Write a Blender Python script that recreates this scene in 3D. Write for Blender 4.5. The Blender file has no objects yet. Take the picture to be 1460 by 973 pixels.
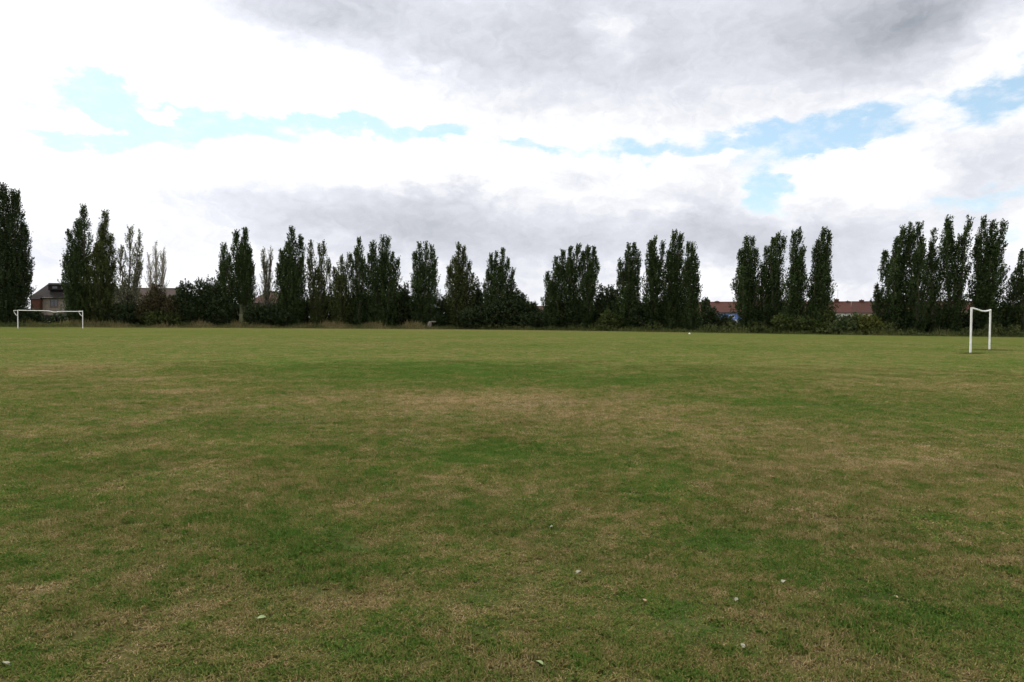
import bpy, math, random
import numpy as np
from mathutils import Vector, Matrix
R = math.radians
scene = bpy.context.scene
col = scene.collection

# ---------------------------------------------------------------- camera
F = 1050.0; CX, CY = 730.0, 486.5
CAM_H = 1.65
cam_rot = (Matrix.Rotation(R(90 - 1.664), 3, 'X') @ Matrix.Rotation(R(0.40), 3, 'Z'))
cam_d = bpy.data.cameras.new('camera'); cam = bpy.data.objects.new('camera', cam_d); col.objects.link(cam)
cam_d.sensor_width = 36.0; cam_d.lens = 36.0 * F / 1460.0
cam_d.clip_start = 0.05; cam_d.clip_end = 5000
m4 = cam_rot.to_4x4(); m4.translation = (0, 0, CAM_H); cam.matrix_world = m4
scene.camera = cam

def ray(x, y): return cam_rot @ Vector(((x - CX) / F, -(y - CY) / F, -1.0))
def at(x, y, Y):
    "a point seen in direction (x, y), Y metres ahead"
    d = ray(x, y); return Vector((0, 0, CAM_H)) + d * (Y / d.y)
def on_ground(x, y):
    d = ray(x, y); return Vector((0, 0, CAM_H)) + d * (CAM_H / -d.z)
def px2m(Y): return Y / F

# ---------------------------------------------------------------- exposure
scene.view_settings.view_transform = 'Standard'; scene.view_settings.look = 'None'
scene.view_settings.exposure = 0.0; scene.view_settings.gamma = 1.0
scene.view_settings.use_curve_mapping = False
scene.render.engine = 'CYCLES'
scene.cycles.max_bounces = 4; scene.cycles.diffuse_bounces = 3; scene.cycles.transmission_bounces = 2; scene.cycles.glossy_bounces = 1

SUN_AZ, SUN_EL = -48.0, 44.0          # degrees from the viewing direction, + is to the right

# ---------------------------------------------------------------- node helpers
class NT:
    def __init__(s, tree): s.t = tree; s.n = tree.nodes; s.l = tree.links
    def new(s, typ, **kw):
        n = s.n.new(typ)
        for k, v in kw.items(): setattr(n, k, v)
        return n
    def put(s, sock, v):
        if isinstance(v, bpy.types.NodeSocket): s.l.new(v, sock)
        elif v is not None: sock.default_value = v
    def math(s, op, a, b=None, c=None, clamp=False):
        n = s.new('ShaderNodeMath', operation=op, use_clamp=clamp)
        s.put(n.inputs[0], a)
        if b is not None: s.put(n.inputs[1], b)
        if c is not None: s.put(n.inputs[2], c)
        return n.outputs[0]
    def vmath(s, op, a, b=None, scale=None):
        n = s.new('ShaderNodeVectorMath', operation=op)
        s.put(n.inputs[0], a)
        if b is not None: s.put(n.inputs[1], b)
        if scale is not None: s.put(n.inputs['Scale'], scale)
        return n.outputs['Value'] if op in ('LENGTH', 'DOT_PRODUCT', 'DISTANCE') else n.outputs[0]
    def maprange(s, v, a, b, c=0.0, d=1.0, smooth=True):
        n = s.new('ShaderNodeMapRange', interpolation_type='SMOOTHSTEP' if smooth else 'LINEAR', clamp=True)
        s.put(n.inputs[0], v)
        for i, x in enumerate((a, b, c, d)): s.put(n.inputs[i + 1], x)
        return n.outputs[0]
    def noise(s, vec, scale, detail=4.0, rough=0.5, dist=0.0, color=False):
        n = s.new('ShaderNodeTexNoise'); s.put(n.inputs['Vector'], vec)
        n.inputs['Scale'].default_value = scale; n.inputs['Detail'].default_value = detail
        n.inputs['Roughness'].default_value = rough; n.inputs['Distortion'].default_value = dist
        return n.outputs['Color'] if color else n.outputs['Fac']
    def mapping(s, vec, loc=(0,0,0), rot=(0,0,0), scale=(1,1,1), typ='POINT'):
        n = s.new('ShaderNodeMapping', vector_type=typ); s.put(n.inputs[0], vec)
        if typ != 'NORMAL': n.inputs['Location'].default_value = loc
        n.inputs['Rotation'].default_value = rot; n.inputs['Scale'].default_value = scale
        return n.outputs[0]
    def mix(s, f, a, b, blend='MIX'):
        n = s.new('ShaderNodeMix', data_type='RGBA', blend_type=blend)
        s.put(n.inputs[0], f)
        s.put(n.inputs[6], a if isinstance(a, bpy.types.NodeSocket) else tuple(a) + (1,))
        s.put(n.inputs[7], b if isinstance(b, bpy.types.NodeSocket) else tuple(b) + (1,))
        return n.outputs[2]
    def lobe(s, vec, c, semi, rot, amount):
        "amount at c, falling smoothly to 0 at the ellipse of half-axes semi"
        v = s.mapping(vec, (c[0], c[1], 0), (0, 0, rot), (semi[0], semi[1], 1), 'TEXTURE')
        return s.maprange(s.vmath('LENGTH', v), 1.0, 0.0, 0.0, amount)
    def total(s, vals):
        r = vals[0]
        for v in vals[1:]: r = s.math('ADD', r, v)
        return r

# ---------------------------------------------------------------- sky
world = bpy.data.worlds.new('World'); scene.world = world; world.use_nodes = True
w = NT(world.node_tree)
for n in list(w.n): w.n.remove(n)
STR = 0.10
sky = w.new('ShaderNodeTexSky', sky_type='NISHITA', sun_disc=False)
sky.sun_elevation = R(SUN_EL); sky.sun_rotation = R(SUN_AZ); sky.air_density = 1.0; sky.dust_density = 0.6; sky.ozone_density = 1.0
tc = w.new('ShaderNodeTexCoord')
sep = w.new('ShaderNodeSeparateXYZ'); w.l.new(tc.outputs['Generated'], sep.inputs[0])
DEG = 57.29578
az = w.math('MULTIPLY', w.math('ARCTAN2', sep.outputs[0], sep.outputs[1]), DEG)
el = w.math('MULTIPLY', w.math('ARCSINE', sep.outputs[2]), DEG)
comb = w.new('ShaderNodeCombineXYZ'); w.l.new(az, comb.inputs[0]); w.l.new(el, comb.inputs[1])
P0 = comb.outputs[0]
# ragged edges: push the angles about with noise
st = w.mapping(P0, scale=(1, 1.9, 1))
def warp(P, vec, scale, amp, detail):
    c = w.noise(vec, scale, detail, 0.6, color=True)
    c = w.vmath('SUBTRACT', c, (0.5, 0.5, 0.5))
    return w.vmath('ADD', P, w.vmath('MULTIPLY', c, (amp[0], amp[1], 0)))
P1 = warp(P0, st, 0.10, (9.0, 4.5), 3)
P1 = warp(P1, st, 0.45, (4.0, 2.6), 7)
def ang(x, y):
    d = ray(x, y).normalized(); return math.degrees(math.atan2(d.x, d.y)), math.degrees(math.asin(d.z))
def sky_lobe(x, y, sx, sy, amount, rot=0, vec=None):
    c = ang(x, y); k = DEG / F
    return w.lobe(vec or P1, c, (sx * k, sy * k), R(rot), amount)
gaps = w.total([sky_lobe(*a) for a in [
    (175, 160, 165, 40, 1.1, -8), (320, 170, 190, 34, 1.0, -8), (500, 176, 190, 24, 1.05, -3), (120, 190, 120, 24, 1.0), (640, 182, 60, 22, 1.0), (755, 210, 120, 16, .7),
    (225, 156, 48, 18, -1.3), (110, 166, 80, 14, -1.1),
    (1430, 140, 150, 50, 1.1, 10), (1240, 180, 200, 36, 0.95, 6), (1080, 188, 150, 24, 0.95), (925, 212, 130, 24, 0.95),
    (1105, 262, 75, 42, 1.1, -38), (1390, 292, 150, 22, 0.65), (1330, 166, 75, 32, -1.0), (1000, 216, 70, 12, -.6), (1180, 205, 120, 14, .5),
    (60, 305, 160, 30, 0.3), (1440, 345, 140, 26, .3)]])
n_edge = w.noise(st, 0.42, 8, 0.62)
n_fine = w.noise(st, 1.7, 5, 0.6)
cover = w.math('ADD', gaps, w.math('MULTIPLY', w.math('SUBTRACT', n_edge, 0.5), 1.0))
cover = w.math('ADD', cover, w.math('MULTIPLY', w.math('SUBTRACT', n_fine, 0.5), 0.22))
clear = w.maprange(cover, 0.14, 0.80)
dark = w.total([sky_lobe(*a) for a in [
    (1290, 10, 260, 110, 0.60), (1000, 10, 520, 140, 0.22), (720, 25, 480, 120, 0.32, -8), (370, -15, 280, 80, 0.46), (560, 50, 360, 85, 0.26, -14), (900, 105, 330, 90, 0.15, 0), (1250, 80, 330, 90, 0.22, 14),
    (870, 48, 75, 60, -0.34), (1400, 55, 160, 60, -.22), 
    (480, 305, 340, 64, 0.42), (630, 282, 160, 26, 0.22), (820, 345, 440, 90, 0.40), (1010, 310, 130, 100, 0.26), (560, 352, 330, 52, 0.22), (820, 255, 60, 22, .2),
    (940, 300, 80, 22, -.25), (470, 345, 80, 14, -.12), (1430, 250, 130, 80, 0.30), (1240, 340, 200, 70, 0.26), (1120, 350, 160, 60, 0.22), (1260, 395, 330, 40, .15), (100, 350, 320, 80, .20), (1000, 405, 300, 30, -.15), (200, 380, 200, 25, -.1),
    (1200, 255, 130, 50, -0.12), (700, 425, 800, 40, .16)]])
tx = w.noise(st, 0.26, 6, 0.55)
tx2 = w.noise(P1, 0.9, 6, 0.6)
shade = w.math('ADD', dark, w.math('MULTIPLY', w.math('SUBTRACT', tx, 0.5), 0.38))
shade = w.math('ADD', shade, w.math('MULTIPLY', w.math('SUBTRACT', tx2, 0.5), 0.34))
# thin cloud towards the hidden sun glows
sunv = Vector((math.sin(R(SUN_AZ)) * math.cos(R(SUN_EL)), math.cos(R(SUN_AZ)) * math.cos(R(SUN_EL)), math.sin(R(SUN_EL))))
dotp = w.vmath('DOT_PRODUCT', tc.outputs['Generated'], tuple(sunv))
glow = w.maprange(dotp, 0.66, 1.0, 0.0, 1.0, False)
shade = w.math('SUBTRACT', shade, w.math('MULTIPLY', glow, 0.10))
shade = w.math('ADD', shade, 0.05)
ramp = w.new('ShaderNodeValToRGB'); w.l.new(shade, ramp.inputs[0])
cr = ramp.color_ramp
cr.elements[0].position = 0.0; cr.elements[0].color = (1.12, 1.12, 1.14, 1)
cr.elements[1].position = 1.0; cr.elements[1].color = (0.36, 0.39, 0.44, 1)
for p, c in ((0.16, (0.94, 0.95, 0.99, 1)), (0.32, (0.785, 0.805, 0.88, 1)), (0.58, (0.62, 0.64, 0.70, 1))):
    e = cr.elements.new(p); e.color = c
cloud = w.mix(glow, ramp.outputs[0], w.vmath('SCALE', ramp.outputs[0], scale=1.45))
cloud = w.mix(w.maprange(el, 27.0, 48.0), cloud, (1.75, 1.72, 1.70))   # extra brightness added to the unseen sky overhead, to light the turf
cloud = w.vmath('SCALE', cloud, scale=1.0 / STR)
veil = w.mix(w.maprange(az, 5.0, -20.0, 0.30, 0.72), w.vmath('SCALE', sky.outputs[0], scale=1.75), (7.4, 10.0, 10.4))
wisp = w.maprange(w.noise(st, 0.55, 7, 0.65), 0.42, 0.75, 0.0, 0.55)
veil = w.mix(wisp, veil, (9.6, 9.9, 10.3))
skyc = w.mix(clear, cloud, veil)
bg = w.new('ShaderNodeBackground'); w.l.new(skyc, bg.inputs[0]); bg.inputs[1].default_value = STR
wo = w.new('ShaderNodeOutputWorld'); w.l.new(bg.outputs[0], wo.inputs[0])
world.cycles.sampling_method = 'MANUAL'; world.cycles.sample_map_resolution = 512

# ---------------------------------------------------------------- sun, behind cloud
sd = bpy.data.lights.new('sun', 'SUN'); sun = bpy.data.objects.new('sun', sd); col.objects.link(sun)
sd.energy = 2.4; sd.angle = R(14); sd.color = (1.0, 0.95, 0.88)
sun.rotation_euler = sunv.to_track_quat('Z', 'Y').to_euler(); sun.location = (0, 0, 60)

# ---------------------------------------------------------------- object helpers
def tag(o, label=None, cat=None, group=None, kind=None):
    for k, v in (('label', label), ('category', cat), ('group', group), ('kind', kind)):
        if v: o[k] = v
    return o
def empty(name, loc, rz=0):
    o = bpy.data.objects.new(name, None); col.objects.link(o); o.location = loc; o.rotation_euler.z = rz
    o.empty_display_size = 0.3
    return o
class MB:
    "collects faces for ONE mesh; attr is a per-face random number"
    def __init__(s): s.v = []; s.f = []; s.a = []
    def quad(s, *p, a=0.5):
        i = len(s.v); s.v += [tuple(q) for q in p]; s.f.append(tuple(range(i, i + len(p)))); s.a.append(a)
    def box(s, lo, hi, a=0.5, M=None):
        x0, y0, z0 = lo; x1, y1, z1 = hi
        c = [Vector(q) for q in ((x0,y0,z0),(x1,y0,z0),(x1,y1,z0),(x0,y1,z0),(x0,y0,z1),(x1,y0,z1),(x1,y1,z1),(x0,y1,z1))]
        if M is not None: c = [M @ q for q in c]
        i = len(s.v); s.v += [tuple(q) for q in c]
        for f in ((0,3,2,1),(4,5,6,7),(0,1,5,4),(1,2,6,5),(2,3,7,6),(3,0,4,7)):
            s.f.append(tuple(i + k for k in f)); s.a.append(a)
    def tube(s, pts, rad, n=7, cap=True, a=0.5):
        pts = [Vector(p) for p in pts]
        if not hasattr(rad, '__len__'): rad = [rad] * len(pts)
        rings = []
        for i, p in enumerate(pts):
            d = (pts[min(i + 1, len(pts) - 1)] - pts[max(i - 1, 0)]).normalized()
            u = d.cross(Vector((0, 1, 0)) if abs(d.y) < 0.9 else Vector((1, 0, 0))).normalized(); v = d.cross(u)
            b = len(s.v); rings.append(b)
            for k in range(n):
                t = 2 * math.pi * k / n
                s.v.append(tuple(p + (u * math.cos(t) + v * math.sin(t)) * rad[i]))
        for i in range(len(pts) - 1):
            for k in range(n):
                k2 = (k + 1) % n
                s.f.append((rings[i] + k, rings[i] + k2, rings[i + 1] + k2, rings[i + 1] + k)); s.a.append(a)
        if cap:
            s.f.append(tuple(rings[0] + k for k in reversed(range(n)))); s.a.append(a)
            s.f.append(tuple(rings[-1] + k for k in range(n))); s.a.append(a)
    def build(s, name, mat, parent=None, smooth=False, loc=None):
        me = bpy.data.meshes.new(name); me.from_pydata(s.v, [], s.f); me.materials.append(mat)
        at_ = me.attributes.new('rnd', 'FLOAT', 'FACE'); at_.data.foreach_set('value', s.a)
        if smooth: me.shade_smooth()
        o = bpy.data.objects.new(name, me); col.objects.link(o)
        if loc is not None: o.location = loc
        if parent is not None: o.parent = parent
        return o
def leaf_mesh(name, V, rnd, mat, parent=None):
    "V: (n, k, 3) array of n leaf polygons of k corners; rnd: (n,)"
    n, k = V.shape[:2]
    me = bpy.data.meshes.new(name)
    me.vertices.add(n * k); me.vertices.foreach_set('co', V.reshape(-1).astype(np.float32))
    me.loops.add(n * k); me.loops.foreach_set('vertex_index', np.arange(n * k, dtype=np.int32))
    me.polygons.add(n); me.polygons.foreach_set('loop_start', np.arange(0, n * k, k, dtype=np.int32))
    me.update(calc_edges=True)
    at_ = me.attributes.new('rnd', 'FLOAT', 'FACE'); at_.data.foreach_set('value', rnd.astype(np.float32))
    me.materials.append(mat)
    o = bpy.data.objects.new(name, me); col.objects.link(o)
    if parent is not None: o.parent = parent
    return o

# ---------------------------------------------------------------- materials
def new_mat(name):
    m = bpy.data.materials.new(name); m.use_nodes = True
    t = NT(m.node_tree); b = t.n['Principled BSDF']
    return m, t, b
def simple(name, c, rough=0.7, var=0.12, scale=3.0, bump=0.0, c2=None, spec=0.3):
    m, t, b = new_mat(name)
    tcn = t.new('ShaderNodeTexCoord')
    n = t.noise(tcn.outputs['Object'], scale, 6, 0.6)
    c2 = c2 or tuple(x * (1 - var * 2.5) for x in c)
    t.l.new(t.mix(t.maprange(n, 0.35, 0.68), c, c2), b.inputs['Base Color'])
    b.inputs['Roughness'].default_value = rough; b.inputs['Specular IOR Level'].default_value = spec
    if bump:
        bn = t.new('ShaderNodeBump'); bn.inputs['Strength'].default_value = bump; bn.inputs['Distance'].default_value = 0.02
        t.l.new(n, bn.inputs['Height']); t.l.new(bn.outputs[0], b.inputs['Normal'])
    return m
def foliage(name, a, bcol, ccol, trans=0.25, spec=0.12):
    m, t, b = new_mat(name)
    at_ = t.new('ShaderNodeAttribute', attribute_name='rnd')
    r = t.new('ShaderNodeValToRGB'); t.l.new(at_.outputs['Fac'], r.inputs[0])
    r.color_ramp.elements[0].color = tuple(a) + (1,); r.color_ramp.elements[1].color = tuple(ccol) + (1,)
    e = r.color_ramp.elements.new(0.55); e.color = tuple(bcol) + (1,)
    t.l.new(r.outputs[0], b.inputs['Base Color'])
    b.inputs['Roughness'].default_value = 0.55; b.inputs['Specular IOR Level'].default_value = spec
    tr = t.new('ShaderNodeBsdfTranslucent'); t.l.new(t.vmath('MULTIPLY', r.outputs[0], (1.3, 1.5, 0.7)), tr.inputs[0])
    mx = t.new('ShaderNodeMixShader'); mx.inputs[0].default_value = trans
    t.l.new(b.outputs[0], mx.inputs[1]); t.l.new(tr.outputs[0], mx.inputs[2])
    t.l.new(mx.outputs[0], t.n['Material Output'].inputs[0])
    return m
M = {}
M['poplar'] = foliage('poplar_leaves', (0.022, 0.038, 0.013), (0.040, 0.062, 0.020), (0.085, 0.105, 0.045))
M['poplar_warm'] = foliage('poplar_leaves_olive', (0.030, 0.042, 0.013), (0.058, 0.072, 0.022), (0.105, 0.110, 0.045))
M['pale'] = foliage('sparse_leaves', (0.08, 0.09, 0.05), (0.15, 0.15, 0.10), (0.24, 0.23, 0.18), 0.2)
M['dark'] = foliage('dark_leaves', (0.018, 0.030, 0.012), (0.032, 0.046, 0.018), (0.060, 0.078, 0.032), 0.15)
M['brownbush'] = foliage('brown_leaves', (0.035, 0.030, 0.015), (0.060, 0.048, 0.024), (0.085, 0.075, 0.035), 0.15)
M['bush'] = foliage('bush_leaves', (0.030, 0.045, 0.014), (0.060, 0.080, 0.022), (0.110, 0.125, 0.045), 0.2)
M['elder'] = foliage('elder_leaves', (0.035, 0.055, 0.018), (0.075, 0.095, 0.035), (0.19, 0.20, 0.12), 0.2)
M['yellowbush'] = foliage('yellow_green_leaves', (0.055, 0.065, 0.014), (0.095, 0.100, 0.022), (0.14, 0.14, 0.04), 0.25)
M['bramble'] = foliage('bramble_leaves', (0.034, 0.046, 0.015), (0.066, 0.082, 0.026), (0.14, 0.13, 0.055), 0.15)
M['bark'] = simple('bark', (0.10, 0.085, 0.065), 0.9, 0.2, 6, 0.6)
M['palebark'] = simple('pale_bark', (0.30, 0.27, 0.23), 0.9, 0.15, 6, 0.4)
M['greenbark'] = simple('lichened_bark', (0.19, 0.20, 0.11), 0.9, 0.15, 6, 0.4)

# ---- turf colour, shared by the soil sheet and the blades (all in metres on the ground)
def turf_group():
    g = bpy.data.node_groups.new('turf_colour', 'ShaderNodeTree')
    g.interface.new_socket('Base', in_out='INPUT', socket_type='NodeSocketFloat')
    g.interface.new_socket('Dry', in_out='OUTPUT', socket_type='NodeSocketFloat')
    g.interface.new_socket('Hue', in_out='OUTPUT', socket_type='NodeSocketFloat')
    t = NT(g); out = t.new('NodeGroupOutput'); geo = t.new('ShaderNodeNewGeometry')
    pos = t.vmath('MULTIPLY', geo.outputs['Position'], (1, 1, 0))
    n1 = t.noise(pos, 0.12, 5, 0.55); n2 = t.noise(pos, 0.9, 6, 0.65); n3 = t.noise(pos, 4.5, 5, 0.7)
    gin = t.new('NodeGroupInput')
    s = t.total([gin.outputs[0], t.math('MULTIPLY', t.math('SUBTRACT', n1, 0.5), 0.5), t.math('MULTIPLY', t.math('SUBTRACT', n2, 0.5), 1.2),
                     t.math('MULTIPLY', t.math('SUBTRACT', n3, 0.5), 1.8)])
    t.l.new(t.math('ADD', s, 0.42, clamp=True), out.inputs[0])
    t.l.new(t.noise(pos, 0.55, 5, 0.7), out.inputs[1])
    return g
TURF = [(560, 575, 420, 34, .34), (130, 520, 260, 22, .34), (900, 585, 420, 40, .25), (700, 560, 300, 22, .14), (1180, 640, 330, 55, .24), (1440, 690, 180, 50, .22), (1150, 720, 320, 50, .18),
        (1280, 545, 380, 16, .16), (250, 600, 120, 30, .08), (600, 470.5, 900, 2.6, .16), (300, 490, 500, 5, .1),
        (480, 865, 150, 45, .30), (120, 870, 200, 70, .16), (700, 960, 160, 40, .18), (560, 720, 110, 36, .14), (860, 800, 130, 60, .10), (1140, 790, 130, 22, .28), (60, 600, 160, 40, .06),
        (650, 528, 560, 20, -.40), (980, 545, 300, 14, -.34), (250, 512, 300, 10, -.2), (345, 640, 110, 46, -.14), (650, 650, 160, 44, -.24), (450, 770, 110, 46, -.30), (890, 705, 110, 26, -.30),
        (1050, 770, 120, 30, -.42), (1180, 820, 170, 40, -.36), (1340, 880, 210, 60, -.36), (1330, 590, 330, 22, -.30), (60, 810, 130, 40, -.36), (150, 690, 190, 70, -.18),
        (30, 930, 110, 50, -.3), (620, 900, 150, 50, -.22), (1000, 900, 150, 60, -.25), (130, 545, 200, 10, -.12), (1400, 503, 60, 6, -.3), (950, 495, 500, 7, -.16),
        (60, 548, 140, 7,.42), (170, 566, 70, 10,.42), (245, 600, 50, 18,.42), (295, 650, 36, 30,.42), (320, 720, 40, 50, .15), (1060, 569, 150, 5, .24), (1200, 598, 120, 9, .2), (1330, 650, 140, 12, .22), (960, 582, 90, 8, -.2), (1180, 575, 200, 5, -.2),
        (700, 650, 130, 20, -.26), (860, 695, 110, 20, -.28), (980, 740, 100, 22, -.34), (1090, 780, 90, 22, -.30), (1210, 822, 100, 24, -.34), (1330, 862, 110, 28, -.30), (1430, 900, 100, 34, -.25)]
_rg = np.random.default_rng(77); _lat = _rg.random((8, 64, 64))
def vnoise(x, y, k):
    xi, yi = np.floor(x).astype(int), np.floor(y).astype(int); fx, fy = x - xi, y - yi
    fx = fx * fx * (3 - 2 * fx); fy = fy * fy * (3 - 2 * fy); L = _lat[k]
    g = lambda a, b: L[(xi + a) % 64, (yi + b) % 64]
    return (g(0,0) * (1-fx) + g(1,0) * fx) * (1-fy) + (g(0,1) * (1-fx) + g(1,1) * fx) * fy - 0.5
def dryness(X, Y):
    "how parched the turf is at ground points, in metres: worn and lush areas of this field"
    q1 = np.clip(Y / 16, .12, 1); q2 = np.clip(Y / 9, .35, 1)
    x = X + 4.2 * q1 * vnoise(X * .22, Y * .22, 0) + 1.2 * q2 * vnoise(X * .9, Y * .9, 2); y = Y + 4.8 * vnoise(X * .22, Y * .22, 1) * q1 + 0.9 * vnoise(X * .9, Y * .9, 3) * q2
    s = np.zeros_like(X)
    for cx, cy, sx, sy, a in TURF:
        c = on_ground(cx, cy); k = c.y / F
        d = abs(on_ground(cx, cy - sy).y - on_ground(cx, cy + sy).y) / 2
        q = np.clip(1 - np.hypot((x - c.x) / (sx * k), (y - c.y) / d), 0, 1); s += a * .75 * q * q * (3 - 2 * q)
    return s
TG = turf_group()
def turf_mat(name, blades):
    m, t, b = new_mat(name)
    g = t.new('ShaderNodeGroup'); g.node_tree = TG
    dry, hue = g.outputs
    ba = t.new('ShaderNodeAttribute', attribute_name='dry'); ba.attribute_type = 'INSTANCER' if blades else 'GEOMETRY'
    t.l.new(ba.outputs['Fac'], g.inputs[0])
    geo = t.new('ShaderNodeNewGeometry')
    if blades:
        at_ = t.new('ShaderNodeAttribute', attribute_name='rnd'); rv = at_.outputs['Fac']
        f = t.math('ADD', dry, t.math('MULTIPLY', t.math('SUBTRACT', rv, 0.5), 0.75), clamp=True)
    else:
        pos = geo.outputs['Position']
        fine = t.noise(t.mapping(pos, scale=(26, 26, 26)), 1.0, 6, 0.75)
        f = t.math('ADD', dry, t.math('MULTIPLY', t.math('SUBTRACT', fine, 0.5), 1.1), clamp=True)
    r = t.new('ShaderNodeValToRGB'); t.l.new(f, r.inputs[0]); c = r.color_ramp
    c.elements[0].position = 0.05; c.elements[0].color = (0.088, 0.172, 0.028, 1)
    c.elements[1].position = 1.0; c.elements[1].color = (0.46, 0.345, 0.185, 1)
    for p, k in ((0.30, (0.155, 0.196, 0.044, 1)), (0.52, (0.235, 0.218, 0.070, 1)), (0.78, (0.335, 0.258, 0.122, 1))):
        e = c.elements.new(p); e.color = k
    colr = t.mix(t.maprange(hue, 0.35, 0.65, 0.0, 0.30), r.outputs[0], t.mix(1.0, r.outputs[0], (0.72, 0.84, 0.85), 'MULTIPLY'))
    if not blades:
        # bare soil shows between the near blades; far off the blades close up over it
        pos = geo.outputs['Position']
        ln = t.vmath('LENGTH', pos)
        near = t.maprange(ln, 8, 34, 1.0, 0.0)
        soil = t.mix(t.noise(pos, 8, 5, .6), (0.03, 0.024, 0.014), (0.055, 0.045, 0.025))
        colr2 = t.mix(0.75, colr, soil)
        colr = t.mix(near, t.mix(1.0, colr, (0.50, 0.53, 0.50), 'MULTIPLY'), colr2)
        gr = t.noise(t.mapping(pos, scale=(1, 0.45, 1)), 7.0, 5, 0.8)
        colr = t.mix(t.math('MULTIPLY', t.maprange(gr, 0.38, 0.62), 1.0), t.mix(1.0, colr, (0.72, 0.74, 0.72), 'MULTIPLY'), colr)
        bn = t.new('ShaderNodeBump'); bn.inputs['Strength'].default_value = 0.9; bn.inputs['Distance'].default_value = 0.03
        t.l.new(t.noise(pos, 12, 5, .7), bn.inputs['Height']); t.l.new(bn.outputs[0], b.inputs['Normal'])
    t.l.new(colr, b.inputs['Base Color'])
    b.inputs['Roughness'].default_value = 0.95; b.inputs['Specular IOR Level'].default_value = 0.12 if blades else 0.0
    if blades:
        tr = t.new('ShaderNodeBsdfTranslucent'); t.l.new(colr, tr.inputs[0])
        mx = t.new('ShaderNodeMixShader'); mx.inputs[0].default_value = 0.35
        t.l.new(b.outputs[0], mx.inputs[1]); t.l.new(tr.outputs[0], mx.inputs[2])
        t.l.new(mx.outputs[0], t.n['Material Output'].inputs[0])
    return m
M['turf'] = turf_mat('turf', False); M['blade'] = turf_mat('grass_blades', True)

# ---------------------------------------------------------------- ground
def gz(x, y):
    "gentle unevenness of the playing field"
    r = np.hypot(x, y); k = np.exp(-(r / 60.0) ** 2)
    return k * (0.022 * np.sin(x * 0.9 + 1.3 * np.sin(y * 0.55)) * np.sin(y * 0.8 + 0.7) + 0.012 * np.sin(x * 2.7 + y * 1.1) * np.sin(y * 2.3 - x * 0.7)
                + 0.006 * np.sin(x * 6.3 + 2 * np.sin(y * 3)) * np.sin(y * 7.1))
def axis(vals):
    o = []
    for a, b, s in vals: o += list(np.arange(a, b, s))
    return np.array(o + [vals[-1][1]])
xs = axis([(-3000, -400, 650), (-400, -60, 34), (-60, -20, 2), (-20, 20, .25), (20, 60, 2), (60, 400, 34), (400, 3000, 650)])
ys = axis([(-2000, -200, 450), (-200, -10, 38), (-10, 0, 1), (0, 22, .25), (22, 70, 1.0), (70, 200, 2.5), (200, 4000, 475)])
GX, GY = np.meshgrid(xs, ys); GZ = gz(GX, GY) - 0.004
nx, ny = len(xs), len(ys)
me = bpy.data.meshes.new('field'); V = np.stack([GX, GY, GZ], -1).reshape(-1, 3)
idx = np.arange(nx * ny).reshape(ny, nx)
me.from_pydata(V.tolist(), [], np.stack([idx[:-1, :-1], idx[:-1, 1:], idx[1:, 1:], idx[1:, :-1]], -1).reshape(-1, 4).tolist())
me.shade_smooth(); me.materials.append(M['turf'])
q_ = me.attributes.new('dry', 'FLOAT', 'POINT'); q_.data.foreach_set('value', dryness(GX, GY).ravel().astype(np.float32))
ground = bpy.data.objects.new('field', me); col.objects.link(ground)
tag(ground, 'worn green and tan playing field turf', None, None, 'structure')

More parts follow.
